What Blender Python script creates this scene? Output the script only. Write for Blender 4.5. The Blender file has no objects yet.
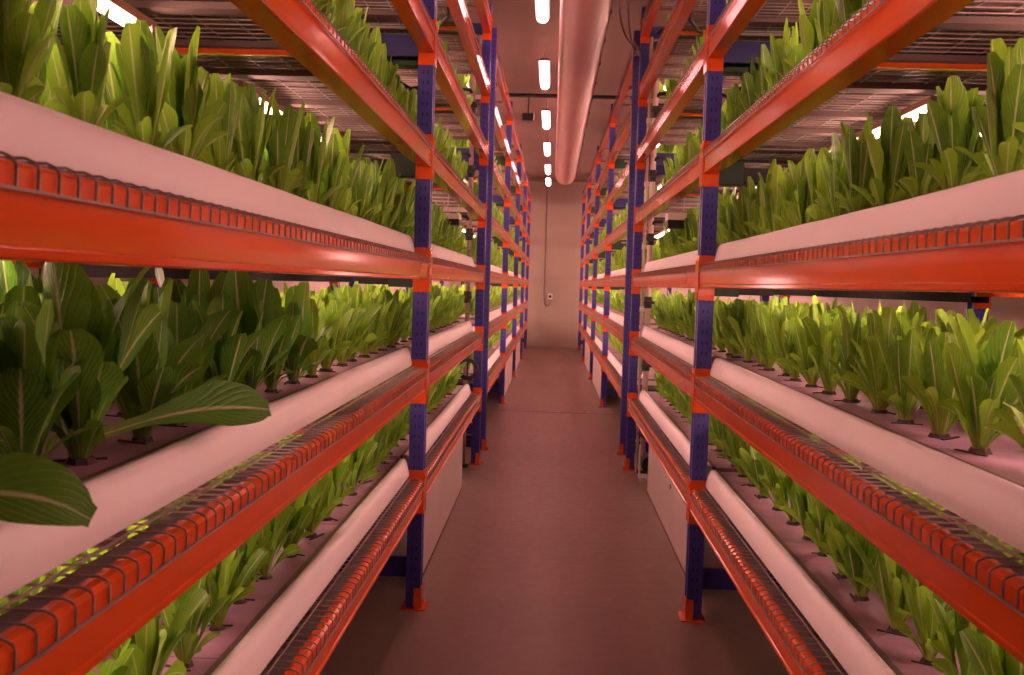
import bpy, math, random
import numpy as np
from mathutils import Matrix, Vector

SC = bpy.context.scene
COL = SC.collection
random.seed(7)
RNG = np.random.default_rng(11)

# ------------------------------------------------------------------ camera
F = 1000.0
CAM_H = 1.6
v = np.array([(552 - 512) / F, -(286 - 337.5) / F, -1.0]); v /= np.linalg.norm(v)
dr = np.array([1.0, -0.0295, 0.0])
u = np.cross(v, dr); u /= np.linalg.norm(u)
if u[1] < 0: u = -u
xx = np.cross(v, u)
RW = np.array([xx, v, u])                 # world axes seen from the camera
cam_d = bpy.data.cameras.new('camera')
cam = bpy.data.objects.new('camera', cam_d); COL.objects.link(cam)
m = Matrix([list(RW[0]), list(RW[1]), list(RW[2])]).to_4x4()
m.translation = Vector((0, 0, CAM_H))
cam.matrix_world = m
cam_d.sensor_width = 36; cam_d.lens = 36 * F / 1024
cam_d.clip_start = 0.02; cam_d.clip_end = 100
cam_d.dof.use_dof = True; cam_d.dof.focus_distance = 4.2; cam_d.dof.aperture_fstop = 9.0
SC.camera = cam

def in_view(X, Y, Z, mx=60, my=60):
    c = RW.T @ np.array([X, Y, Z - CAM_H])
    if c[2] > -0.05: return False
    px, py = 512 + F * c[0] / -c[2], 337.5 - F * c[1] / -c[2]
    return -mx < px < 1024 + mx and -my < py < 675 + my

# ------------------------------------------------------------------ materials
def lin(h):
    r = []
    for k in (0, 2, 4):
        c = int(h[k:k + 2], 16) / 255
        r.append(c / 12.92 if c <= 0.04045 else ((c + 0.055) / 1.055) ** 2.4)
    return (*r, 1)

class NT:
    def __init__(s, name):
        s.m = bpy.data.materials.new(name); s.m.use_nodes = True
        s.t = s.m.node_tree; s.n = s.t.nodes; s.l = s.t.links
        s.p = s.n['Principled BSDF']; s.out = s.n['Material Output']
    def new(s, ty, **kw):
        n = s.n.new(ty)
        for k, val in kw.items():
            if k in n.inputs: n.inputs[k].default_value = val
            else: setattr(n, k, val)
        return n
    def link(s, a, b): s.l.new(a, b)
    def math(s, op, a, b=None, clamp=False):
        n = s.n.new('ShaderNodeMath'); n.operation = op; n.use_clamp = clamp
        for i, q in enumerate((a, b)):
            if q is None: continue
            if isinstance(q, (int, float)): n.inputs[i].default_value = q
            else: s.link(q, n.inputs[i])
        return n.outputs[0]
    def mix(s, fac, a, b):
        n = s.n.new('ShaderNodeMix'); n.data_type = 'RGBA'
        if isinstance(fac, (int, float)): n.inputs[0].default_value = fac
        else: s.link(fac, n.inputs[0])
        for i, q in ((6, a), (7, b)):
            if isinstance(q, tuple): n.inputs[i].default_value = q
            else: s.link(q, n.inputs[i])
        return n.outputs[2]
    def noise(s, scale, detail=4, rough=0.55, coord='Object', stretch=None):
        tc = s.n.new('ShaderNodeTexCoord')
        src = tc.outputs[coord]
        if stretch:
            mp = s.n.new('ShaderNodeMapping'); mp.inputs['Scale'].default_value = stretch
            s.link(src, mp.inputs['Vector']); src = mp.outputs[0]
        n = s.n.new('ShaderNodeTexNoise'); n.inputs['Scale'].default_value = scale
        n.inputs['Detail'].default_value = detail; n.inputs['Roughness'].default_value = rough
        s.link(src, n.inputs['Vector'])
        return n.outputs[0]
    def ramp(s, fac, a, b):
        n = s.n.new('ShaderNodeMapRange'); n.inputs[1].default_value = a; n.inputs[2].default_value = b
        s.link(fac, n.inputs[0]); return n.outputs[0]
    def bump(s, h, strength=0.2, dist=0.01):
        n = s.n.new('ShaderNodeBump'); n.inputs['Strength'].default_value = strength
        n.inputs['Distance'].default_value = dist
        s.link(h, n.inputs['Height']); s.link(n.outputs[0], s.p.inputs['Normal'])

def simple(name, col, rough=0.5, var=0.15, scale=6.0, metal=0.0, spec=0.5, stretch=None, bump=0.0):
    t = NT(name)
    c = col if isinstance(col, tuple) else lin(col)
    d = tuple(x * (1 - var) for x in c[:3]) + (1,)
    e = tuple(min(1, x * (1 + var)) for x in c[:3]) + (1,)
    n = t.noise(scale, stretch=stretch)
    f = t.ramp(n, 0.3, 0.7)
    t.link(t.mix(f, d, e), t.p.inputs['Base Color'])
    t.p.inputs['Roughness'].default_value = rough
    t.p.inputs['Metallic'].default_value = metal
    t.p.inputs['Specular IOR Level'].default_value = spec
    if bump: t.bump(n, bump)
    return t.m

def emit(name, col, strength):
    t = NT(name)
    t.n.remove(t.p)
    e = t.n.new('ShaderNodeEmission'); e.inputs[0].default_value = (*col, 1); e.inputs[1].default_value = strength
    t.link(e.outputs[0], t.out.inputs[0])
    return t.m

M = {}
M['orange'] = simple('orange_paint', (0.76, 0.10, 0.018, 1), 0.12, 0.08, 3.0, stretch=(1, .3, 3))
M['blue'] = simple('blue_paint', (0.055, 0.048, 0.31, 1), 0.35, 0.15, 9.0)
M['darkblue'] = simple('dark_blue_paint', (0.028, 0.03, 0.21, 1), 0.4, 0.15, 9.0)
M['wire'] = simple('zinc_wire', (0.33, 0.26, 0.24, 1), 0.5, 0.1, 20, metal=0.3)
M['film'] = simple('white_liner_film', (0.80, 0.71, 0.74, 1), 0.42, 0.04, 2.5, stretch=(1, .5, 4), bump=0.05)
M['traybase'] = simple('tray_underside_sheet', (0.12, 0.08, 0.068, 1), 0.75, 0.15, 3.0, stretch=(.4, 5, 1))
M['edging'] = simple('dark_edge_film_gap_shade', (0.12, 0.08, 0.075, 1), 0.5, 0.2, 8)
M['foam'] = simple('foam_board', (0.34, 0.19, 0.27, 1), 0.5, 0.35, 5.0, bump=0.05)
M['plug'] = simple('dark_grow_plug', (0.05, 0.028, 0.025, 1), 0.8, 0.3, 40)
M['floor'] = None
M['wallpaint'] = simple('wall_paint', (0.38, 0.29, 0.26, 1), 0.7, 0.06, 1.2)
M['ceil'] = simple('ceiling_panel', (0.31, 0.235, 0.20, 1), 0.9, 0.08, 0.8, spec=.15)
M['white'] = simple('white_plastic', (0.82, 0.78, 0.77, 1), 0.35, 0.05, 5)
M['tank'] = simple('white_tank_plastic', (0.66, 0.56, 0.56, 1), 0.4, 0.07, 2.0)
M['duct'] = simple('pale_duct_sheet', (0.74, 0.56, 0.55, 1), 0.40, 0.05, 1.5, spec=.4)
M['black'] = simple('black_plastic', (0.016, 0.014, 0.014, 1), 0.5, 0.2, 12)
M['matte'] = simple('matte_black_paint', (0.010, 0.008, 0.008, 1), 0.95, 0.2, 12, spec=.05)
M['brace_shade'] = simple('shaded_brace_green', (0.006, 0.05, 0.012, 1), 0.45, 0.2, 6)
M['pipe'] = simple('grey_and_shaded_pipe', (0.30, 0.22, 0.20, 1), 0.4, 0.1, 6)
M['palepipe'] = simple('pale_pipe', (0.66, 0.52, 0.50, 1), 0.4, 0.06, 6)
M['housing'] = simple('led_housing', (0.34, 0.24, 0.22, 1), 0.4, 0.05, 5)
M['stain'] = simple('scuff_mark', (0.10, 0.08, 0.075, 1), 0.8, 0.3, 60)
M['led'] = emit('led_tube_glow', (1.0, 0.52, 0.44), 56.0)
M['lamp'] = emit('ceiling_lamp_glow', (1.0, 0.40, 0.40), 26.0)

def floor_mat():
    t = NT('concrete_floor')
    n1 = t.ramp(t.noise(0.9, 6, 0.6), 0.3, 0.7)
    n2 = t.ramp(t.noise(14, 5, 0.7), 0.35, 0.75)
    n3 = t.ramp(t.noise(1.4, 3, 0.5, stretch=(3.0, 0.25, 1)), 0.35, 0.7)
    c = t.mix(n1, (0.20, 0.140, 0.108, 1), (0.27, 0.18, 0.136, 1))
    c = t.mix(t.math('MULTIPLY', n3, 0.45), c, (0.29, 0.245, 0.18, 1))
    c = t.mix(t.math('MULTIPLY', n2, 0.25), c, (0.26, 0.19, 0.175, 1))
    t.link(c, t.p.inputs['Base Color'])
    r = t.math('MULTIPLY_ADD', n2, 0.15); r.node.inputs[2].default_value = 0.36
    t.link(r, t.p.inputs['Roughness'])
    return t.m
M['floor'] = floor_mat()

def wall_mat():
    t = NT('plaster_wall')
    n1 = t.ramp(t.noise(0.8, 5, 0.6), 0.3, 0.7)
    br = t.n.new('ShaderNodeTexBrick'); tc = t.n.new('ShaderNodeTexCoord')
    mp = t.n.new('ShaderNodeMapping'); mp.inputs['Rotation'].default_value = (math.pi / 2, 0, 0)
    t.link(tc.outputs['Object'], mp.inputs['Vector']); t.link(mp.outputs[0], br.inputs['Vector'])
    br.inputs['Scale'].default_value = 1.0; br.inputs['Brick Width'].default_value = 1.2
    br.inputs['Row Height'].default_value = 0.6; br.inputs['Mortar Size'].default_value = 0.006
    br.inputs['Color1'].default_value = (0.51, 0.43, 0.35, 1); br.inputs['Color2'].default_value = (0.48, 0.40, 0.33, 1)
    br.inputs['Mortar'].default_value = (0.46, 0.37, 0.31, 1)
    t.link(t.mix(t.math('MULTIPLY', n1, 0.4), br.outputs['Color'], (0.55, 0.45, 0.36, 1)), t.p.inputs['Base Color'])
    t.p.inputs['Roughness'].default_value = 0.65
    return t.m
M['plaster'] = wall_mat()

def leaf_mat(name, dark, light, pale, trans=0.35):
    t = NT(name)
    uv = t.n.new('ShaderNodeUVMap'); sp = t.n.new('ShaderNodeSeparateXYZ'); t.link(uv.outputs[0], sp.inputs[0])
    U, V = sp.outputs[0], sp.outputs[1]
    a = t.math('ABSOLUTE', t.math('SUBTRACT', U, 0.5))
    at = t.n.new('ShaderNodeAttribute'); at.attribute_name = 'tint'
    oi = t.n.new('ShaderNodeObjectInfo')
    tint = t.math('ADD', at.outputs['Fac'], t.math('MULTIPLY', t.math('SUBTRACT', oi.outputs['Random'], 0.5), 0.35), clamp=True)
    base = t.mix(tint, dark, light)
    # pale petiole at the bottom of every leaf, pale midrib tapering upward, faint oblique veins
    foot = t.ramp(V, 0.42, 0.02)
    base = t.mix(t.math('MULTIPLY', foot, 0.75), base, pale)
    wv = t.math('MULTIPLY_ADD', V, -0.06); wv.node.inputs[2].default_value = 0.092
    rib = t.math('SUBTRACT', 1.0, t.math('DIVIDE', a, wv), clamp=True)
    rib = t.math('POWER', rib, 0.6)
    base = t.mix(t.math('MULTIPLY', rib, 0.85), base, (0.80, 0.74, 0.50, 1))
    ph = t.math('SUBTRACT', t.math('MULTIPLY', V, 75.0), t.math('MULTIPLY', a, 55.0))
    vein = t.math('POWER', t.math('MULTIPLY_ADD', t.math('SINE', ph), 0.5), 4.0)
    vein.node.inputs[0].links[0].from_node.inputs[2].default_value = 0.5
    base = t.mix(t.math('MULTIPLY', vein, 0.10), base, (0.42, 0.52, 0.14, 1))
    mot = t.ramp(t.noise(28, 4, 0.65), 0.35, 0.72)
    base = t.mix(t.math('MULTIPLY', mot, 0.30), base, light)
    t.link(base, t.p.inputs['Base Color'])
    t.p.inputs['Roughness'].default_value = 0.38
    t.p.inputs['Specular IOR Level'].default_value = 0.35
    nb = t.math('ADD', t.math('MULTIPLY', vein, 0.3), t.noise(45, 3))
    t.bump(nb, 0.7, 0.006)
    tr = t.n.new('ShaderNodeBsdfTranslucent')
    t.link(t.mix(0.5, base, (0.32, 0.62, 0.05, 1)), tr.inputs['Color'])
    mx = t.n.new('ShaderNodeMixShader'); mx.inputs[0].default_value = trans
    t.link(t.p.outputs[0], mx.inputs[1]); t.link(tr.outputs[0], mx.inputs[2])
    t.link(mx.outputs[0], t.out.inputs[0])
    return t.m
M['leaf'] = leaf_mat('lettuce_leaf', (0.055, 0.19, 0.012, 1), (0.30, 0.58, 0.035, 1), (0.50, 0.50, 0.10, 1))
M['leafshade'] = leaf_mat('shaded_broad_leaf', (0.03, 0.14, 0.012, 1), (0.12, 0.36, 0.025, 1), (0.36, 0.40, 0.12, 1), 0.28)  # darker copy of the leaf; weak light at near left put into colour

# ------------------------------------------------------------------ mesh building
class MB:
    def __init__(s): s.v = []; s.f = []
    def add(s, vs, fs):
        b = len(s.v); s.v += [tuple(q) for q in vs]; s.f += [tuple(b + i for i in f) for f in fs]; return s
    def box(s, x0, x1, y0, y1, z0, z1):
        x0, x1 = min(x0, x1), max(x0, x1); y0, y1 = min(y0, y1), max(y0, y1); z0, z1 = min(z0, z1), max(z0, z1)
        return s.add([(x0,y0,z0),(x1,y0,z0),(x1,y1,z0),(x0,y1,z0),(x0,y0,z1),(x1,y0,z1),(x1,y1,z1),(x0,y1,z1)],
                     [(0,3,2,1),(4,5,6,7),(0,1,5,4),(1,2,6,5),(2,3,7,6),(3,0,4,7)])
    def prism(s, prof, y0, y1, closed=True):
        """profile in (x, z), swept along y"""
        n = len(prof); vs = [(a, y0, b) for a, b in prof] + [(a, y1, b) for a, b in prof]
        fs = [(i, (i + 1) % n, n + (i + 1) % n, n + i) for i in range(n if closed else n - 1)]
        if closed: fs += [tuple(range(n))[::-1], tuple(range(n, 2 * n))]
        return s.add(vs, fs)
    def prism_x(s, prof, x0, x1):
        n = len(prof); vs = [(x0, a, b) for a, b in prof] + [(x1, a, b) for a, b in prof]
        fs = [(i, (i + 1) % n, n + (i + 1) % n, n + i) for i in range(n)] + [tuple(range(n))[::-1], tuple(range(n, 2 * n))]
        return s.add(vs, fs)
    def tube(s, pts, r, n=8, cap=True):
        pts = [np.array(p, float) for p in pts]
        rings = []
        up = np.array([0, 0, 1.0])
        for i, p in enumerate(pts):
            d = pts[min(i + 1, len(pts) - 1)] - pts[max(i - 1, 0)]; d /= np.linalg.norm(d) + 1e-9
            a = np.cross(d, up)
            if np.linalg.norm(a) < 0.2: a = np.cross(d, np.array([1.0, 0, 0]))
            a /= np.linalg.norm(a); b = np.cross(d, a)
            rr = r[i] if isinstance(r, (list, tuple)) else r
            rings.append([p + rr * (math.cos(2 * math.pi * k / n + math.pi / n) * a + math.sin(2 * math.pi * k / n + math.pi / n) * b) for k in range(n)])
        vs = [q for ring in rings for q in ring]; fs = []
        for i in range(len(pts) - 1):
            for k in range(n):
                k2 = (k + 1) % n
                fs.append((i * n + k, i * n + k2, (i + 1) * n + k2, (i + 1) * n + k))
        if cap: fs += [tuple(range(n))[::-1], tuple((len(pts) - 1) * n + k for k in range(n))]
        return s.add(vs, fs)
    def mesh(s, name, mat, smooth=False, bevel=0):
        me = bpy.data.meshes.new(name); me.from_pydata(s.v, [], s.f); me.update()
        me.materials.append(mat)
        if smooth: me.polygons.foreach_set('use_smooth', [True] * len(me.polygons))
        return me
    def obj(s, name, mat, parent=None, smooth=False, bevel=0.0, loc=None):
        o = link(name, s.mesh(name, mat, smooth), parent)
        if loc is not None: o.location = loc
        if bevel:
            b = o.modifiers.new('bevel', 'BEVEL'); b.width = bevel; b.segments = 2; b.limit_method = 'ANGLE'
        return o

def link(name, data, parent=None):
    o = bpy.data.objects.new(name, data); COL.objects.link(o)
    if parent is not None: o.parent = parent
    return o
def tag(o, label, cat, group=None):
    o['label'] = label; o['category'] = cat; o['kind'] = 'thing'
    if group: o['group'] = group
    return o
def thing(name, label, cat, loc, group=None, rz=0.0):
    o = link(name, None); o.location = loc; o.rotation_euler = (0, 0, rz); o.empty_display_size = 0.05
    return tag(o, label, cat, group)
def struct(o): o['kind'] = 'structure'; return o
def dup(root, loc, label, scale=None, rz=None):
    r = root.copy(); COL.objects.link(r); r.location = loc; r['label'] = label
    if scale is not None: r.scale = scale
    if rz is not None: r.rotation_euler = (r.rotation_euler[0], r.rotation_euler[1], rz)
    for ch in list(root.children):
        c = ch.copy(); COL.objects.link(c); c.parent = r
        for g in list(ch.children):
            d = g.copy(); COL.objects.link(d); d.parent = c
    return r

# ------------------------------------------------------------------ layout
FACE = {-1: 0.597, 1: 0.700}                 # aisle face of the posts, from the aisle line
DEPTH = 1.36
PX, PY = 0.072, 0.09                         # post section
SIDE = {-1: 'left', 1: 'right'}
BAYS = [(0.90, 4.80), (4.89, 8.77), (9.66, 13.36), (13.45, 17.36), (17.45, 21.50), (21.59, 25.30)]
FRAMES = [0.81, 4.80, 8.77, 9.57, 13.36, 17.36, 21.50, 25.30]     # near faces of the frames' posts
ORD = ['lowest', 'second', 'third', 'fourth', 'fifth', 'sixth', 'seventh']
NUM = ['first', 'second', 'third', 'fourth', 'fifth', 'sixth', 'seventh', 'eighth', 'ninth', 'tenth', 'eleventh', 'twelfth',
       'thirteenth', 'fourteenth', 'fifteenth', 'sixteenth', 'seventeenth', 'eighteenth', 'nineteenth', 'twentieth']
BAYNAME = ['nearest bay', 'second bay', 'third bay', 'fourth bay', 'fifth bay', 'end bay by far wall']
def zc(k): return 0.474 + 0.5395 * k         # bottom of the beam connectors on level k (0 = lowest)
def zb0(k): return zc(k) + 0.058             # beam bottom
def zb1(k): return zb0(k) + 0.112            # beam top = deck
TRAY0, TRAY1 = 0.080, 1.270                  # tray front and back, behind the aisle face
TH = 0.086                                   # height of the white liner
ROOM_L, ROOM_R, Y0, Y1, ZC = -2.55, 2.70, -1.4, 26.2, 4.36

# ------------------------------------------------------------------ room
fl = MB()
def slab(a, b): fl.box(ROOM_L - .2, ROOM_R + .2, a, b, -0.15, 0)
slab(Y0 - .2, 12.62); slab(12.645, Y1 + .2); fl.box(ROOM_L - .2, ROOM_R + .2, 12.62, 12.645, -0.15, -0.012)
struct(fl.obj('floor', M['floor']))
struct(MB().box(ROOM_L - .2, ROOM_R + .2, Y0 - .2, Y1 + .2, ZC, ZC + .15).obj('ceiling', M['ceil']))
struct(MB().box(ROOM_L - .15, ROOM_L, Y0, Y1, 0, ZC).obj('wall_left', M['wallpaint']))
struct(MB().box(ROOM_R, ROOM_R + .15, Y0, Y1, 0, ZC).obj('wall_right', M['wallpaint']))
struct(MB().box(ROOM_L - .15, ROOM_R + .15, Y1, Y1 + .15, 0, ZC).obj('wall_end', M['plaster']))
struct(MB().box(ROOM_L - .15, ROOM_R + .15, Y0 - .15, Y0, 0, ZC).obj('wall_rear', M['wallpaint']))
struct(MB().box(ROOM_L, ROOM_R, Y1 - .03, Y1, ZC - .05, ZC).obj('trim_1', M['ceil']))

# ------------------------------------------------------------------ upright frames
def post_mesh(h):
    """perforated open post: front web, two flanges with return lips; slots cut as teardrop rows"""
    b = MB(); t = 0.004; X, Y = PX, PY
    # closed-looking section with a shallow groove on the aisle face
    prof = [(0, 0), (0, .026), (.007, .032), (.007, .058), (0, .064), (0, Y), (X, Y), (X, Y - .02), (X - t, Y - .02),
            (X - t, Y - t), (.012, Y - t), (.012, t), (X - t, t), (X - t, .02), (X, .02), (X, 0)]
    n = len(prof)
    vs = [(p, q, 0) for p, q in prof] + [(p, q, h) for p, q in prof]
    fs = [((i + 1) % n, i, n + i, n + (i + 1) % n) for i in range(n)] + [tuple(range(n)), tuple(range(n, 2 * n))[::-1]]
    b.add(vs, fs)
    return b
def slots_mesh(h):
    b = MB(); z = 0.10
    while z < h - .05:
        for yy in (.013, .077):
            b.add([(-.0008, yy - .005, z), (-.0008, yy + .005, z), (-.0008, yy + .003, z - .022), (-.0008, yy - .003, z - .022)], [(0, 1, 2, 3)])
        for xq in (.024, .046):
            b.add([(xq - .004, -.0008, z), (xq - .003, -.0008, z - .016), (xq + .003, -.0008, z - .016), (xq + .004, -.0008, z)], [(0, 3, 2, 1)])
        z += 0.05
    return b
def flipx(b, s):
    if s < 0:
        b.v = [(-x, y, z) for x, y, z in b.v]; b.f = [f[::-1] for f in b.f]
    return b
PH = 4.02
POSTM, SLOTM, FOOTM = {}, {}, {}
for s in (-1, 1):
    pb = post_mesh(PH - .008); n_p = len(pb.f); sl = slots_mesh(PH); pb.add(sl.v, sl.f)
    POSTM[s] = flipx(pb, s).mesh('post', M['blue']); POSTM[s].materials.append(M['black'])
    POSTM[s].polygons.foreach_set('material_index', [0] * n_p + [1] * (len(POSTM[s].polygons) - n_p))
    f = MB().box(-.028, PX + .02, -.028, PY + .028, 0, .008)
    f.box(-.006, .0, -.006, PY + .006, .008, .105)      # upturned cheeks round the post
    f.box(-.006, PX * .45, -.006, -.001, .008, .105)
    f.box(-.006, PX * .45, PY + .001, PY + .006, .008, .105)
    for yy in (-.018, PY + .018): f.tube([(.02, yy, .008), (.02, yy, .022)], .008, 6)
    FOOTM[s] = flipx(f, s).mesh('foot_plate', M['orange'])

FRNAME = ['at the near end', 'first blue frame facing the camera', 'front frame of the double post', 'back frame of the double post',
          'first frame after the double post', 'second frame after the double post', 'third frame after the double post', 'last frame by the far wall']
for s in (-1, 1):
    for i, y in enumerate(FRAMES):
        lab = (f'blue {SIDE[s]} rack upright frame, ' + FRNAME[i]) if i != 1 else f'blue {SIDE[s]} rack upright frame nearest in view, orange feet on the floor'
        r = thing('upright_frame', lab, 'rack upright', (s * FACE[s], y, 0), 'upright frames of the racks')
        dz = 0
        for q, xo in enumerate((0, DEPTH)):
            ss = s if q == 0 else -s
            p = link('post', POSTM[ss], r); p.location = (s * xo, 0, .008)
            ft = link('foot_plate', FOOTM[ss], r); ft.location = (s * xo, 0, 0)
        # flat horizontal struts between the two posts, one just under every second deck, and diagonals
        zs = [0.20, zc(4) + .10, zc(6) + .10] if i < 3 else [0.20, zc(4) + .10]
        for z in zs:
            MB().box(s * (PX - .012), s * (DEPTH - PX + .012), .030, .058, z - .05, z + .05).obj('brace', M['darkblue'], r)
            if z == .20:
                for zz in (-.03, .03): MB().tube([(s * (PX + .0), .030, z + zz), (s * (PX + .0), .022, z + zz)], .006, 6).obj('bolt', M['wire'], r)

# ------------------------------------------------------------------ beams
def beam_body(L, s):
    tilt = -.0018 if s > 0 else -.005        # front faces cant a touch toward the aisle
    b = MB(); h = .112; w = .065
    prof = [(0, 0), (w, 0), (w, h - .016), (.026, h - .016), (.026, h - .004), (.022, h), (.012, h), (.005 + tilt * .6, h - .003), (tilt, h - .010), (0, .016), (-.003, .013), (-.003, .003)]
    prof = prof[::1]
    n = len(prof)
    b.prism(prof, 0, L)
    return flipx(b, s)
def conn(s, far):
    """L-shaped hook plate; far: at the beam's far end (in front of the next post)"""
    b = MB(); t = .005; lap = PY * .5 - .002
    if far:
        b.box(-.006, PX, -t - .001, -.001, -.058, .155)           # against the post's near face
        b.box(-.006, -.001, -t - .001, lap, -.058, .155)      # lapped on the aisle face
        b.box(-.010, -.006, .012, .03, .11, .13)
    else:
        b.box(-.006, PX, .001, t + .001, -.058, .155)
        b.box(-.006, -.001, -lap, t + .001, -.058, .155)
        b.box(-.010, -.006, -.03, -.012, .11, .13)
    return flipx(b, s)
BEAMM = {}
def beam(s, k, bi, back):
    y0, y1 = BAYS[bi]; L = y1 - y0
    key = (s, bi, back)
    if key not in BEAMM:
        ss = -s if back else s
        n0 = conn(ss, False)
        if bi == 2:
            n0 = flipx(MB().box(.0, PX, .001, .006, -.058, .155), ss)
        BEAMM[key] = (beam_body(L - .012, ss).mesh('beam_body', M['orange']), n0.mesh('connector', M['orange']), conn(ss, True).mesh('connector', M['orange']),
                      flipx(MB().box(.027, .0645, .02, L - .02, .0965, .106), ss).mesh('gap_shade', M['edging']))  # dark strip added for the shade in the gap behind the beam
    b, c0, c1, sk = BEAMM[key]
    x = s * (FACE[s] + (DEPTH if back else 0.0)); 
    lab = f'orange {"back" if back else "front"} beam, {SIDE[s]} rack, {ORD[k]} level, {BAYNAME[bi]}'
    r = thing('rack_beam', lab, 'rack beam', (x, y0, zb0(k)), f'{"back" if back else "front"} beams of the {SIDE[s]} rack')
    o = link('beam_body', b, r); o.location = (0, .006, 0)
    link('connector', c0, r); link('gap_shade', sk, r)
    o = link('connector', c1, r); o.location = (0, L, 0)
for s in (-1, 1):
    for k in range(7):
        for bi in range(6):
            beam(s, k, bi, False)
            if bi < 3: beam(s, k, bi, True)

# ------------------------------------------------------------------ wire decks
DECKM = {}
def deck(s, k, bi, j, nseg):
    y0, y1 = BAYS[bi]; y1 -= .25 if bi == 1 else 0; L = (y1 - y0 - .02) / nseg
    key = (s, round(L, 3), bi < 2)
    if key not in DECKM:
        g = MB(); r = .0023
        pitch = .048 if bi < 2 else .096
        n = int((L - .01) / pitch); st = (L - n * pitch) / 2
        for a in range(n + 1):
            y = st + a * pitch
            # waterfall: up the beam face, over the bend, across to the back beam, down again
            P = [(-.0088, y, -.034), (-.0095, y, -.010), (-.006, y, -.001), (.006, y, .0045), (DEPTH - .006, y, .0045), (DEPTH + .0085, y, -.010), (DEPTH + .0085, y, -.034)]
            g.tube(P if bi < 2 else P[1:-1], r if bi < 2 else r * 1.4, 4, False)
        w = MB()
        for x, z in [(-.0105, -.034)] + [(.055 + .1 * q, .0088) for q in range(13)] + [(DEPTH + .0085, -.034)]:
            w.tube([(x, .003, z), (x, L - .003, z)], r * 1.1, 4, False)
        cs = []
        for q in (.2, .5, .8):
            c = MB(); cs.append(c); c.prism_x([(L * q - .03, .0015), (L * q - .03, -.016), (L * q + .03, -.016), (L * q + .03, .0015)], PX + .01, DEPTH - PX - .01)
        DECKM[key] = (flipx(g, s).mesh('cross_wires', M['wire']), flipx(w, s).mesh('long_wires', M['wire']), [flipx(c, s).mesh('support_channel', M['traybase']) for c in cs])
    g, w, c = DECKM[key]
    pn = ['near', 'middle', 'far'][j] if nseg == 3 else 'only'
    lab = f'zinc wire deck, {SIDE[s]} rack, {ORD[k]} level, {pn} panel, {BAYNAME[bi]}' if nseg == 3 else f'zinc wire deck, {SIDE[s]} rack, {ORD[k]} level, {BAYNAME[bi]}'
    r = thing('wire_deck', lab, 'wire deck', (s * FACE[s], y0 + .01 + j * L, zb1(k)), 'wire mesh decks on the beams')
    link('cross_wires', g, r); link('long_wires', w, r)
    for q in c: link('support_channel', q, r)
    return L
for s in (-1, 1):
    for k in range(7):
        for bi in range(6):
            ns = 3 if bi < 2 else 1
            for j in range(ns): deck(s, k, bi, j, ns)

# orange support bars front to back under the decks
BARM = {s: flipx(MB().box(.0655, DEPTH - .0655, -.012, .012, -.014, 0).box(.0655, .069, -.03, .03, -.045, .001).box(DEPTH - .069, DEPTH - .0655, -.03, .03, -.045, .001), s).mesh('deck_support_bar', M['orange']) for s in (-1, 1)}
for s in (-1, 1):
    for k in range(7):
        for bi in range(3):
            y0, y1 = BAYS[bi]
            o = link('deck_support_bar', BARM[s]); o.location = (s * FACE[s], (y0 + y1) / 2, zb1(k) - .018)
            tag(o, f'orange crossbar under the deck, {SIDE[s]} rack, {ORD[k]} level, {BAYNAME[bi]}', 'support bar', 'crossbars under the decks')

# ------------------------------------------------------------------ trays and boards
TRAYM = {}
BOARDM = {}
LEVELS = range(6)
def tray_span(bi):
    y0, y1 = BAYS[bi]
    return (y0 + .012, y1 - .012) if bi != 1 else (y0 + .012, y1 - .26)
def tray(s, k, bi):
    y0, y1 = tray_span(bi); L = y1 - y0
    key = (s, bi)
    if key not in TRAYM:
        D = TRAY1 - TRAY0; N = 26
        b = MB()
        # front liner: slightly bellied film with a rolled top, small ripples along its length
        prof = [(-.012, 0), (-.014, .010), (-.010, .032), (-.004, .052), (.001, .068), (.008, .081), (.016, TH), (.030, TH), (.034, .076), (.034, .0)]
        rg = np.random.default_rng(bi * 5 + s + 40)
        rip = np.cumsum(rg.normal(0, .0016, N + 1)); rip -= np.linspace(rip[0], rip[-1], N + 1)
        for a in range(N):
            for i in range(len(prof) - 1): pass
        vs = []; fs = []
        for a in range(N + 1):
            for (p, q) in prof: vs.append((p - (rip[a] * (q / TH) if p < .015 else 0), L * a / N, q + (rip[a] * .4 if q > .06 else 0)))
        n = len(prof)
        for a in range(N):
            for i in range(n - 1):
                fs.append((a * n + i, a * n + i + 1, (a + 1) * n + i + 1, (a + 1) * n + i))
        fs += [tuple(range(n)), tuple(N * n + i for i in range(n))[::-1]]
        b.add(vs, fs)
        front = flipx(b, s).mesh('liner', M['film'], True)
        back = flipx(MB().prism([(D, 0), (D, TH), (D - .03, TH), (D - .03, 0)], 0, L), s).mesh('back_wall', M['film'])
        base = MB()
        # corrugated sheet floor
        m_ = int(L / .09); 
        base.box(.034, D - .03, 0, L, .006, .012)
        for a in range(m_):
            y = (a + .5) * L / m_
            base.box(.034, D - .03, y - .022, y + .022, .0, .006)
        base = flipx(base, s).mesh('tray_base', M['traybase'])
        ends = [flipx(MB().box(.034, D - .03, ya, yb, .012, TH - .03), s).mesh('end_wall', M['film']) for ya, yb in ((0, .006), (L - .006, L))]
        ed = flipx(MB().box(.034, .050, .0, L, TH - .018, TH - .004), s).mesh('edging', M['edging'])
        TRAYM[key] = (front, back, base, ends, ed)
    front, back, base, ends, ed = TRAYM[key]
    r = thing('grow_tray', f'white lined trough, {SIDE[s]} rack, {ORD[k]} level, {BAYNAME[bi]}', 'grow tray', (s * (FACE[s] + TRAY0), y0, zb1(k) + .0125), f'white troughs of the {SIDE[s]} rack')
    link('liner', front, r); link('back_wall', back, r); link('tray_base', base, r); link('edging', ed, r)
    for e in ends: link('end_wall', e, r)
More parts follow.
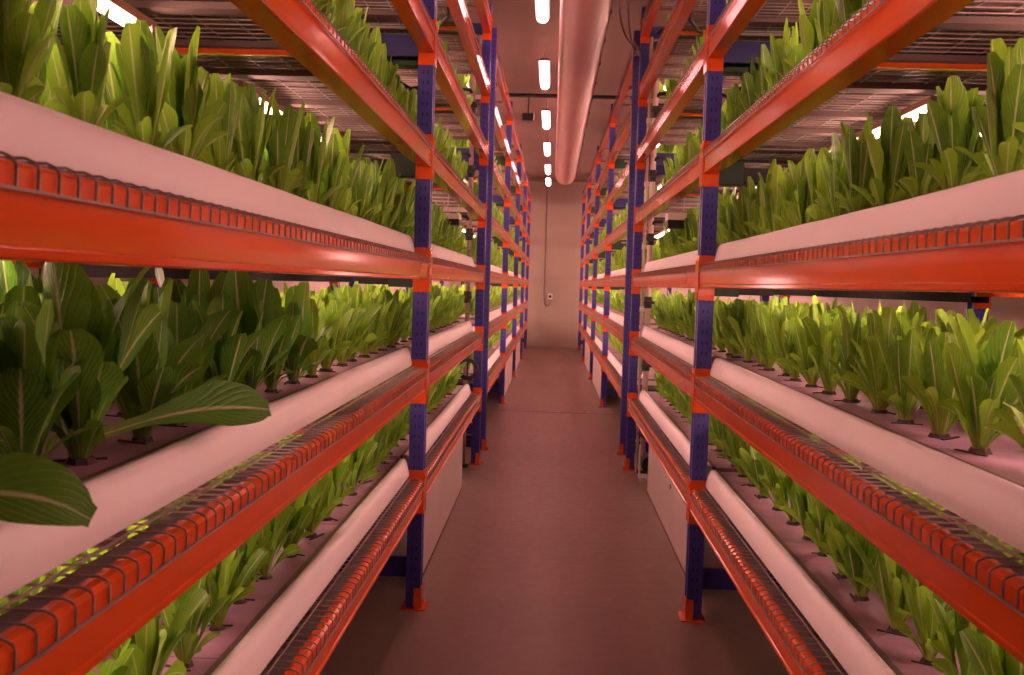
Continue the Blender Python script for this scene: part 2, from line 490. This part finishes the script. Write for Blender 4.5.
BOARD_Z = .0125 + TH - .012
PITCH = .232
ROW0 = {-1: .120, 1: .150}; ROWP = .183; NROW = 6       # rows of plants, from the tray's front
def plant_spots(bi):
    y0, y1 = tray_span(bi); n = int((y1 - y0 - .10) / PITCH)
    st = (y1 - y0 - n * PITCH) / 2
    return [y1 - st - q * PITCH for q in range(n + 1)]      # counted back from the far end
def board(s, k, bi, j, nseg):
    y0, y1 = tray_span(bi); L = (y1 - y0 - .02) / nseg
    key = (s, bi, nseg)
    if key not in BOARDM:
        D = TRAY1 - TRAY0
        BOARDM[key] = flipx(MB().box(.052, D - .034, .002, L - .002, -.035, 0), s).mesh('planting_board', M['foam'])
    o = link('planting_board', BOARDM[key]); o.location = (s * (FACE[s] + TRAY0), y0 + .01 + j * L, zb1(k) + BOARD_Z)
    pn = ['near', 'middle', 'far'][j] if nseg == 3 else ''
    tag(o, f'mauve foam planting board, {SIDE[s]} rack, {ORD[k]} level, {pn + " board, " if pn else ""}{BAYNAME[bi]}', 'planting board', 'foam planting boards')
for s in (-1, 1):
    for k in LEVELS:
        for bi in range(6):
            tray(s, k, bi)
            ns = 3 if bi < 2 else 1
            for j in range(ns): board(s, k, bi, j, ns)

# ------------------------------------------------------------------ grow lights
LEDM = {}
def led(s, k, bi, row, j, nj):
    y0, y1 = BAYS[bi]; Ls = (y1 - y0 - .1) / nj; L = Ls - .70 if nj > 1 else Ls - .2
    key = round(L, 3), bi < 2
    two = bi < 2
    if key not in LEDM:
        h = MB().prism([(-.022, 0), (.022, 0), (.016, -.018), (-.016, -.018)] if two else [(-.03, 0), (.03, 0), (.025, -.022), (-.025, -.022)], 0, L)
        tb = []
        for xo in (0.0,):
            t = MB().tube([(xo, .03, -.036), (xo, L - .03, -.032)], .0115, 10)
            tb.append(t.mesh('tube', M['led'], False))
        cp = []
        for ya, yb in ((.0, .03), (L - .03, L)):
            cp.append(MB().box(-.02, .02, ya, yb, -.052, -.0).mesh('end_cap', M['housing']))
        LEDM[key] = (h.mesh('housing', M['housing']), tb, cp)
    h, tb, cp = LEDM[key]
    pos = '' if nj == 1 else ['near half', 'far half'][j] + ' of '
    lab = f'LED grow light, {SIDE[s]} rack, under {ORD[k+1]} level, {"front" if row == 0 else "back"} row, {pos}{BAYNAME[bi]}'
    r = thing('grow_light', lab, 'grow light', (s * (FACE[s] + (.43, .82)[row] + (.05 if s > 0 and row == 0 else 0)), y0 + .05 + j * Ls + (.35 if nj > 1 else .1), zb0(k + 1) + .076), 'LED grow lights under the decks')
    link('housing', h, r)
    for t in tb: link('tube', t, r)
    for c in cp[:(2 if two else 0)]: link('end_cap', c, r)
for s in (-1, 1):
    for k in LEVELS:
        for bi in range(6):
            for row in (0, 1):
                nj = 2 if bi < 2 else 1
                for j in range(nj):
                    if (s, k, bi, row, j) != (-1, 1, 0, 0, 0): led(s, k, bi, row, j, nj)      # that one is out: the near left plants stand in the shade

# ------------------------------------------------------------------ lettuces
def leaf_arrays(L, W, th0, th1, az, cup, ruf, nu, nv, rg, petw=.24, twist=0.0, r0=.008, tw0=0.0):
    t = 1 - (1 - np.linspace(0, 1, nv + 1)) ** 1.45
    th = th0 + (th1 - th0) * t ** 1.6
    ds = L * np.diff(t)
    rr = r0 + np.concatenate([[0], np.cumsum(np.sin((th[1:] + th[:-1]) / 2) * ds)])
    zz = np.concatenate([[0], np.cumsum(np.cos((th[1:] + th[:-1]) / 2) * ds)])
    blade = np.clip((t - .12) / .62, 0, 1) ** 1.25 * np.sqrt(np.clip(1 - t ** 9, 0, 1)); blade = np.minimum(blade, (1.0 - .10 * t) * np.sqrt(np.clip(1 - t ** 9, 0, 1)))
    w = W * np.maximum(petw * (1 - .35 * t) * np.sqrt(np.clip(1 - t ** 20, 0, 1)), blade)
    w[-1] = W * .34
    a = np.linspace(-1, 1, nu + 1)
    A, T = np.meshgrid(a, t); Wd = w[:, None] * np.ones_like(A) * .5
    tw = tw0 + twist * T
    side = A * Wd
    nrm = -cup * np.abs(A) ** 1.4 * Wd + ruf * np.sin(T * rg.uniform(9, 15) + rg.uniform(0, 6) + A * 1.5) * np.abs(A) * Wd * 1.0
    # the leaf surface folds toward the plant's axis
    cx = rr[:, None] + nrm * np.cos(th)[:, None] * 1.0
    cz = zz[:, None] - nrm * np.sin(th)[:, None]
    cy = side * np.cos(tw); cx = cx + side * np.sin(tw) * np.cos(th)[:, None]; cz = cz - side * np.sin(tw) * np.sin(th)[:, None]
    X = cx * math.cos(az) - cy * math.sin(az); Yc = cx * math.sin(az) + cy * math.cos(az)
    vs = np.stack([X, Yc, cz], -1).reshape(-1, 3)
    uv = np.stack([(A + 1) / 2, T], -1).reshape(-1, 2)
    n1 = nu + 1
    i, j = np.meshgrid(np.arange(nv), np.arange(nu), indexing='ij')
    b = (i * n1 + j).reshape(-1)
    fs = np.stack([b, b + 1, b + n1 + 1, b + n1], -1)
    return vs, uv, fs

STYLES = {  # height, width, leaf count, lean range, outward bend
    'upright': dict(L=(.24, .36), W=(.040, .070), n=14, th0=(.02, .26), th1=(.00, .45), cup=(.2, .7), ruf=.12),
    'medium':  dict(L=(.21, .33), W=(.040, .072), n=15, th0=(.03, .36), th1=(.05, .75), cup=(.2, .7), ruf=.14),
    'broad':   dict(L=(.24, .38), W=(.070, .112), n=13, th0=(.05, .42), th1=(.10, 1.05), cup=(.1, .5), ruf=.16),
}
def plant_arrays(style, rg, hi, short=True):
    S = STYLES[style]; nu, nv = {2: (6, 10), 1: (4, 7), 0: (2, 5)}[hi]
    n = S['n'] if hi == 2 else (9 if hi else 7)
    V, U, Fc, T = [], [], [], []; off = 0
    az0 = rg.uniform(0, 6.28)
    for q in range(n + (10 if hi == 2 else 6 if hi else 2)):
        az = az0 + q * 2.4 + rg.normal(0, .25)
        inner = q / n
        if q < n:
            L = rg.uniform(*S['L']) * (1 - .22 * (1 - inner)) * (1 if rg.uniform() > .2 else .72); W = rg.uniform(*S['W'])
            th0 = S['th0'][1] - (S['th0'][1] - S['th0'][0]) * inner + rg.normal(0, .04)
            th1 = rg.uniform(*S['th1']) * (1.15 - .5 * inner)
            ti = np.clip(rg.normal(.48, .33) + .15 * (inner - .5), 0, 1)
        else:          # short low leaves at the foot
            L = rg.uniform(.07, .17); W = rg.uniform(.026, .05); th0 = rg.uniform(.2, .65); th1 = rg.uniform(.4, 1.6); ti = rg.uniform(.7, 1.0)
        vs, uv, fs = leaf_arrays(L, W, th0, th1, az, rg.uniform(*S['cup']), S['ruf'], nu, nv, rg, twist=rg.normal(0, .7), r0=rg.uniform(.004, .016))
        V.append(vs); U.append(uv); Fc.append(fs + off); T.append(np.full(len(vs), ti)); off += len(vs)
    V = np.concatenate(V); V[:, 2] = np.maximum(V[:, 2] + .006, .005)
    return V, np.concatenate(U), np.concatenate(Fc), np.concatenate(T)
def np_mesh(name, V, U, Fc, T, mats, matidx=None):
    me = bpy.data.meshes.new(name)
    me.vertices.add(len(V)); me.vertices.foreach_set('co', V.astype(np.float32).ravel())
    nf = len(Fc)
    me.loops.add(nf * 4); me.loops.foreach_set('vertex_index', Fc.astype(np.int32).ravel())
    me.polygons.add(nf); me.polygons.foreach_set('loop_start', np.arange(0, nf * 4, 4, dtype=np.int32))
    try: me.polygons.foreach_set('loop_total', np.full(nf, 4, dtype=np.int32))
    except Exception: pass
    me.polygons.foreach_set('use_smooth', np.ones(nf, dtype=bool))
    for mt in mats: me.materials.append(mt)
    if matidx is not None: me.polygons.foreach_set('material_index', matidx.astype(np.int32))
    uvl = me.uv_layers.new(name='UVMap'); uvl.data.foreach_set('uv', U[Fc.ravel()].astype(np.float32).ravel())
    at = me.attributes.new('tint', 'FLOAT', 'POINT'); at.data.foreach_set('value', T.astype(np.float32))
    me.update(calc_edges=True); me.validate()
    return me

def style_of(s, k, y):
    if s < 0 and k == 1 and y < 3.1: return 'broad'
    if k >= 2: return 'upright'
    return 'medium'
NVAR = {'upright': 8, 'medium': 8, 'broad': 6}
HI, MID, LOW = {}, {}, {}
for st, n in NVAR.items():
    HI[st] = [np_mesh('foliage', *plant_arrays(st, np.random.default_rng(100 + i + 31 * len(st)), 2), [M['leafshade' if st == 'broad' else 'leaf']]) for i in range(n)]
    MID[st] = [plant_arrays(st, np.random.default_rng(300 + i + 31 * len(st)), 1) for i in range(8)]
    LOW[st] = [plant_arrays(st, np.random.default_rng(500 + i + 31 * len(st)), 0) for i in range(8)]
def plug_builder(b, x=0, y=0, z=0):
    b.tube([(x, y, z + .0008), (x, y, z + .011)], [.026, .021], 8)
    b.box(x - .042, x + .042, y - .030, y - .022, z + .0010, z + .004)
    return b
PLUGM = plug_builder(MB()).mesh('grow_plug', M['plug'])

spots = []
for s in (-1, 1):
    for bi in range(6):
        ys = plant_spots(bi)
        for k in LEVELS:
            z = zb1(k) + BOARD_Z
            rows = NROW if bi < 2 else (3 if bi == 2 else 2)
            for row in range(rows):
                for q, y in enumerate(ys):
                    yy = y + (PITCH * .5 if row % 2 else 0)
                    if row % 2 and q == 0: continue
                    X = s * (FACE[s] + TRAY0 + ROW0[s] + row * ROWP)
                    yy += RNG.normal(0, .012); X += RNG.normal(0, .008)
                    y_, x_ = yy, X
                    if not any(in_view(x_, y_, z + h, 420 if (s < 0 and k == 1 and row == 0) else 120, 90) for h in (0, .15, .32)): continue
                    sc = RNG.uniform(.82, 1.10) * (1.06 if k >= 2 else 1.0)
                    if s < 0 and k == 1: sc *= 1.03
                    if row == 0: sc *= .95
                    # how much of it shows: size on the picture, and how far rows in front (or the liner above eye level) hide it
                    vis = (1.0, .5, .32, .22, .16, .12)[row] / max(y_, .7)
                    if k >= 3: vis *= .6
                    spots.append([vis, s, bi, k, row, q, x_, y_, z, sc])
spots.sort(key=lambda a: -a[0])
NIND = 300
ROWN = ['front', 'second', 'third', 'fourth', 'fifth', 'back']
LOOK = {'upright': 'upright', 'medium': 'young', 'broad': 'broad-leaved'}
used = {}
for n, (vis, s, bi, k, row, q, X, Y, z, sc) in enumerate(spots[:NIND]):
    st = style_of(s, k, Y)
    where = (f'{NUM[q]} before the first post' if bi == 0 else f'{NUM[q]} before the double post') if bi < 2 else f'{NUM[q]} from the far end of {BAYNAME[bi]}'
    lab = f'{LOOK[st]} romaine lettuce, {SIDE[s]} rack, {ORD[k]} level, {ROWN[row]} row, {where}'
    vi = int(RNG.integers(NVAR[st])); key = (st, vi)
    rz = RNG.uniform(0, 6.28)
    if key not in used:
        r = thing('romaine_lettuce', lab, 'lettuce', (X, Y, z), 'romaine lettuces growing on the racks', rz)
        link('foliage', HI[st][vi], r); link('grow_plug', PLUGM, r)
        used[key] = r; r.scale = (sc, sc, sc)
    else:
        r = dup(used[key], (X, Y, z), lab, (sc, sc, sc), rz)
    r['group'] = f'{LOOK[st]} romaine lettuces, {SIDE[s]} rack, {ORD[k]} level'
# two long leaves hanging over the white liner at the near left
def overhang(want_y, tip, W, th0, th1, z0, seed, tw0):
    c = [o for o in COL.objects if o.name.startswith('romaine_lettuce') and o.type == 'EMPTY' and -.87 < o.location.x < -.70 and abs(o.location.z - zb1(1) - BOARD_Z) < .01]
    o = min(c, key=lambda q: abs(q.location.y - want_y))
    dx, dy = tip[0] - o.location.x, tip[1] - o.location.y
    az = math.atan2(dy, dx); L = math.hypot(dx, dy) * 1.12
    rg = np.random.default_rng(seed)
    vs, uv, fs = leaf_arrays(L, W, th0, th1, az, .18, .05, 8, 14, rg, petw=.20, twist=.15, r0=.01, tw0=tw0)
    vs = vs + np.array([0, 0, z0])
    q = link('leaf', np_mesh('leaf', vs, uv, fs, np.full(len(vs), .25), [M['leafshade']]), o)
    q.matrix_parent_inverse = o.matrix_basis.inverted(); q.location = o.location
    q['label'] = 'long dark leaf hanging over the liner'
overhang(1.66, (-.585, 1.93), .11, 1.32, 1.78, .04, 3, -1.05)
overhang(.95, (-.555, 1.135), .115, 1.05, 2.25, .02, 5, -.75)
V, U, Fc, T, MI = [], [], [], [], []; off = 0
for (vis, s, bi, k, row, q, X, Y, z, sc) in spots[NIND:]:
    st = style_of(s, k, Y)
    lib = (HI if False else (MID if Y < 7 else LOW))[st]
    pv, pu, pf, pt = lib[int(RNG.integers(len(lib)))]
    rz = RNG.uniform(0, 6.28); c_, s_ = math.cos(rz) * sc, math.sin(rz) * sc
    V.append(np.stack([pv[:, 0] * c_ - pv[:, 1] * s_ + X, pv[:, 0] * s_ + pv[:, 1] * c_ + Y, pv[:, 2] * sc + z], -1))
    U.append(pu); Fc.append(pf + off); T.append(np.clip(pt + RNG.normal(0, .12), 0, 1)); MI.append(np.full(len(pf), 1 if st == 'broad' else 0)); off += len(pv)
    if row < 2 and Y < 9:
        bx = np.array([(-.03,-.03,.001),(.03,-.03,.001),(.03,.03,.001),(-.03,.03,.001),(-.02,-.02,.012),(.02,-.02,.012),(.02,.02,.012),(-.02,.02,.012)]) + [X, Y, z]
        V.append(bx); U.append(np.zeros((8, 2))); T.append(np.zeros(8))
        bf = np.array([(4,5,6,7),(0,1,5,4),(1,2,6,5),(2,3,7,6),(3,0,4,7)]) + off
        Fc.append(bf); MI.append(np.full(5, 2)); off += 8
rest = link('romaine_lettuces_beyond', np_mesh('romaine_lettuces_beyond', np.concatenate(V), np.concatenate(U), np.concatenate(Fc), np.concatenate(T), [M['leaf'], M['leafshade'], M['plug']], np.concatenate(MI)))
rest['kind'] = 'stuff'; rest['label'] = 'green romaine lettuces filling the troughs further back on both racks'; rest['category'] = 'lettuce'
print('PLANTS', len(spots), 'faces', len(rest.data.polygons))

# ------------------------------------------------------------------ ceiling: lamps, duct, conduit, cables
def lamp(y, lab):
    r = thing('ceiling_lamp', lab, 'ceiling lamp', (-.165, y + .08, 4.115), 'tube lamps in the row beside the duct')
    L = 1.36
    MB().prism([(-.04, 0), (.04, 0), (.066, -.03), (-.066, -.03)], -.01, L + .01).obj('housing', M['housing'], r)
    d = MB(); n = 10
    pr = [(.055 * math.cos(a), -.0305 - .05 * math.sin(a)) for a in np.linspace(0, math.pi, n)]
    d.prism(pr, .0, L); d.obj('diffuser', M['lamp'], r, bevel=.01)
    for yy in (.3, L - .3):
        MB().tube([(0, yy, 0), (0, yy, ZC - 4.115)], .006, 6).obj('hanger', M['wire'], r)
LY = [4.86, 8.0, 11.15, 14.32, 17.5, 20.65, 23.2]
for i, y in enumerate(LY):
    lamp(y, f'white tube lamp under the ceiling left of the duct, {NUM[len(LY) - 1 - i]} from the far wall')

r = thing('ventilation_duct', 'long pale pink round duct under the ceiling above the aisle', 'duct', (.198, 0, 3.86))
d = MB(); R_ = .205
pts = [(0, -1.2, 0)] + [(0, a, 0) for a in np.arange(0, 20.3, 1.0)] + [(0, 20.42, 0), (0, 20.52, 0), (0, 20.58, 0), (0, 20.6, 0)]
rad = [R_] * (len(pts) - 3) + [R_ * .95, R_ * .72, R_ * .3]
d.tube(pts, rad, 32); d.obj('duct_body', M['duct'], r, smooth=True)
for a in np.arange(1.5, 20, 3.0):
    w = MB()
    w.tube([(0, a, R_), (0, a, ZC - 3.885)], .004, 5)
    w.obj('hanger', M['wire'], r)
rr = MB()
rr.tube([(R_ + .02, -1.2, .09), (R_ + .02, 20.3, .09)], .006, 5)
for a in np.arange(.7, 20.3, 1.0): rr.box(R_ - .02, R_ + .035, a, a + .05, .08, .11)
rr.obj('suspension_rail', M['black'], r)

tag(MB().tube([(-.78, 14.2, 4.26), (1.15, 14.2, 4.26)], .028, 8).obj('conduit', M['black'], smooth=True), 'black conduit crossing above the aisle behind the duct', 'conduit')
r = thing('junction_box', 'small black box below the ceiling left of the lamp row', 'box', (-.40, 14.5, 4.02))
MB().box(-.10, .06, 0, .1, -.05, .05).obj('case', M['black'], r, bevel=.006); MB().tube([(-.02, .05, .05), (-.02, .05, ZC - 4.02)], .01, 6).obj('hanger', M['black'], r)
for i, (xo, dz, y) in enumerate([(.50, 1.1, 9.0), (.60, .95, 9.1)]):
    P = [(xo + .02 * math.sin(q), y, ZC - dz * 1 * q / 6) for q in range(7)] if False else []
    c = MB(); n = 16
    P = [(xo + (.20 if i == 0 else .12) * (q / n) ** 2.2, y, ZC - .01 - (.62 + .05 * i) * (1 - (1 - q / n) ** 1.7)) for q in range(n + 1)]
    P += [(.69, y + .25, 3.72 + .14 * i), (.692, y + .40, 3.75 + .14 * i)]
    tag(c.tube(P, .009, 6).obj('hanging_cable', M['pipe'], smooth=True), f'dark cable hanging in a loop from the ceiling, {"outer" if i == 0 else "inner"} loop right of the duct', 'cable', 'cable loops right of the duct')

# end wall pipe bending into a socket
r = thing('wall_pipe', 'thin dark pipe down the far wall hooking up into a socket box', 'pipe', (-.20, Y1, 0))
P = [(0, -.02, ZC - .05)] + [(0, -.02, z) for z in np.linspace(4.1, 1.35, 8)] + [(.01, -.02, 1.18), (.05, -.02, 1.09), (.11, -.02, 1.08), (.15, -.02, 1.14), (.16, -.02, 1.25)]
MB().tube(P, .014, 6).obj('pipe_run', M['pipe'], r, smooth=True)
MB().box(.10, .22, -.06, 0, 1.25, 1.40).obj('socket_box', M['white'], r, bevel=.006)
MB().box(.13, .19, -.068, -.06, 1.29, 1.36).obj('socket', M['black'], r)

# ------------------------------------------------------------------ white panels closing off the space under the racks
def side_panel(s, xa, ya, yb, lab):
    r = thing('side_panel', lab, 'panel', (s * xa, ya, 0), 'white panels under the racks')
    L = yb - ya
    flipx(MB().box(0, .035, 0, L, .006, .475), s).obj('sheet', M['tank'], r, bevel=.004)
    flipx(MB().box(-.005, .04, -.004, L + .004, 0, .012), s).obj('seal', M['edging'], r)
    flipx(MB().box(-.004, .039, -.003, L + .003, .475, .490), s).obj('top_rail', M['tank'], r)
    return r
side_panel(-1, .655, 5.12, 7.72, 'white panel standing on the floor under the left rack, second bay')
r = side_panel(1, .80, 5.22, 7.85, 'white panel with a dark scuff under the right rack, second bay')
flipx(MB().add([(-.0015, 1.15, .36), (-.0015, 1.22, .34), (-.0015, 1.20, .31), (-.0015, 1.12, .34)], [(0, 1, 2, 3)]), 1).obj('scuff', M['stain'], r)
for bi, s in ((3, -1), (3, 1), (4, -1), (4, 1)):
    y0, y1 = BAYS[bi]
    side_panel(s, FACE[s] + .03, y0 + .3, y1 - .5, f'white panel standing on the floor under the {SIDE[s]} rack, {BAYNAME[bi]}')

# ------------------------------------------------------------------ plumbing at the double posts, driver boxes, hoses
for s in (-1, 1):
    yv = 8.64; x = FACE[s] + .13
    r = thing('drain_riser', f'vertical drain pipe with black valves beside the {SIDE[s]} double post', 'pipe', (s * x, yv, 0))
    MB().tube([(0, 0, .02), (0, 0, 3.7)], .024 if s > 0 else .02, 10).obj('pipe', M['palepipe' if s > 0 else 'pipe'], r, smooth=True)  # left pipe is white; its shade is put into the grey
    for k in range(6):
        z = zb1(k) + .30
        b = MB().tube([(0, 0, z - .05), (0, 0, z + .05)], .034, 10)
        b.tube([(0, -.03, z), (0, -.09, z)], .014, 8); b.box(-.045, .045, -.10, -.085, z - .012, z + .012)
        b.obj('valve', M['black'], r)
        MB().tube([(0, 0, z + .12), (s * .03, -.02, z + .15), (s * .10, -.04, z + .15)], .016, 8).obj('elbow', M['black'], r, smooth=True)
    MB().tube([(0, 0, 0), (0, 0, .03)], .045, 10).obj('foot_flange', M['black'], r)
    if s > 0:
        q = thing('feed_pipe', 'thin pale feed pipe next to the drain pipe at the right double post', 'pipe', (s * (x - .043), yv + .075, 0))
        MB().tube([(0, 0, 0), (0, 0, 3.75)], .012, 8).obj('pipe', M['palepipe'], q, smooth=True)
        for k in range(1, 5): MB().box(-.02, .02, -.02, .02, zb1(k) + .22, zb1(k) + .26).obj('clip', M['white'], q)
    # boxes with a white lid hung under the fourth deck
    r = thing('driver_box', f'white and black driver box hung under the fourth level, {SIDE[s]} rack', 'driver box', (s * (FACE[s] + .14), 6.9 if s > 0 else 7.25, zb0(3) - .13))
    w_, h_ = (.125, .05) if s > 0 else (.10, .04)
    MB().box(-w_ / 2, w_ / 2, 0, .16, 0, h_ * 1.1).obj('black_case', M['black'], r, bevel=.004)
    MB().box(-w_ / 2 - .002, w_ / 2 + .002, -.004, .16, h_ * 1.1, h_ * 2.1).obj('white_lid', M['white'], r, bevel=.004)
    hh = MB()
    for xo in (-w_ / 2 + .01, w_ / 2 - .01): hh.tube([(xo, .08, h_ * 2.1), (xo, .08, .23)], .004, 5)
    hh.obj('hanger', M['wire'], r)
    # brace stand-ins under the decks; shade and green leaf light put in their colour
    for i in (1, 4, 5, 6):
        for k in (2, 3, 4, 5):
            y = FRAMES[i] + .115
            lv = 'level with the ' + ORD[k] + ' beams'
            o = thing('shaded_brace', f'shaded green brace piece, {ORD[k]} level, {SIDE[s]} rack, {FRNAME[i]}' if i != 1 else f'dark green box {lv} behind the first blue post, {SIDE[s]} rack', 'brace piece', (s * (FACE[s] + PX + .01), y, zc(k) + .02), 'shaded green brace pieces behind the posts')
            flipx(MB().box(0, .13, 0, .09, 0, .115), s).obj('case', M['brace_shade'], o, bevel=.004)
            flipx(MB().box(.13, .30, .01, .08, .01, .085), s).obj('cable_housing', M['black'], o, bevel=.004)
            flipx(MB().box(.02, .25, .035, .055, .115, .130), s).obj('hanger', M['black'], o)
# black cable trays hung under the third level along the back
for s in (-1, 1):
    ya = 3.5 if s < 0 else 4.5
    r = thing('cable_tray', f'black cable tray under the third level along the back of the {SIDE[s]} rack', 'cable tray', (s * (FACE[s] + 1.15), ya, zb0(2) - .03), 'black cable trays')
    L = 8.65 - ya
    b = MB().box(0, .08, 0, L, 0, .003).box(0, .003, 0, L, .003, .062).box(.077, .08, 0, L, .003, .028)
    flipx(b, s).obj('tray_body', M['matte'], r)
    for q in range(4):
        y = .25 + q * (L - .5) / 3
        flipx(MB().box(.036, .044, y, y + .01, .003, .03 + .112 - .02), s).obj('hanger', M['black'], r)
# hose coil left, pump right
r = thing('hose_coil', 'small coil of black hose hung at the left double post', 'hose', (-(FACE[-1] + .10), 8.48, .87))
for q, (rad_, off_) in enumerate(((.085, 0), (.07, .018))):
    MB().tube([(rad_ * math.cos(t), off_, rad_ * math.sin(t)) for t in np.linspace(0, 2 * math.pi, 25)], .010, 7, False).obj('hose_loop', M['black'], r, smooth=True)
MB().box(-.006, .006, -.01, .03, -.08, .13).obj('hook', M['black'], r)
r = thing('water_pump', 'small white and black pump on the floor at the right double post', 'pump', (FACE[1] + .16, 8.35, 0))
MB().box(-.085, .09, -.09, .10, 0, .035).obj('pump_base', M['white'], r, bevel=.006)
MB().box(-.09, -.075, -.02, .0, .05, .30).obj('pump_frame', M['white'], r, bevel=.006)
MB().tube([(.01, -.10, .14), (.01, .10, .14)], .082, 16).obj('motor', M['black'], r, bevel=.004)
MB().tube([(.02, 0, .235), (.02, 0, .33), (-.05, 0, .36), (-.10, 0, .40)], .016, 8).obj('outlet_hose', M['black'], r, smooth=True)
# slack power cables under the upper decks of the second bay
for s in (-1, 1):
    for q, (k, ya) in enumerate(((5, 5.3), (5, 6.3), (6, 5.6), (4, 5.5))):
        xa = FACE[s] + .10; zt = zb1(k) - .03; n = 14
        P = [(s * (xa + .9 * t / n), ya + .12 * math.sin(t), zt - .05 - .05 * abs(math.sin(t * .9))) for t in range(n + 1)]
        P = [(P[0][0], P[0][1], zt)] + P + [(P[-1][0], P[-1][1], zt)]
        lab = f'slack black power cable under the {ORD[k]} level, {"nearer one, " if q == 0 else "farther one, " if q == 1 else ""}{SIDE[s]} rack, {BAYNAME[1]}'
        tag(MB().tube(P, .012, 6).obj('power_cable', M['black'], smooth=True), lab, 'cable', 'slack cables under the upper decks')

# ------------------------------------------------------------------ light and view
w = bpy.data.worlds.new('world'); SC.world = w; w.use_nodes = True
w.node_tree.nodes['Background'].inputs[0].default_value = (0, 0, 0, 1)
SC.view_settings.view_transform = 'Standard'; SC.view_settings.look = 'None'
SC.view_settings.gamma = 1; SC.view_settings.use_curve_mapping = False
SC.view_settings.exposure = 0.12
SC.cycles.use_denoising = True
SC.cycles.max_bounces = 8; SC.cycles.diffuse_bounces = 5
SC.cycles.sample_clamp_indirect = 6
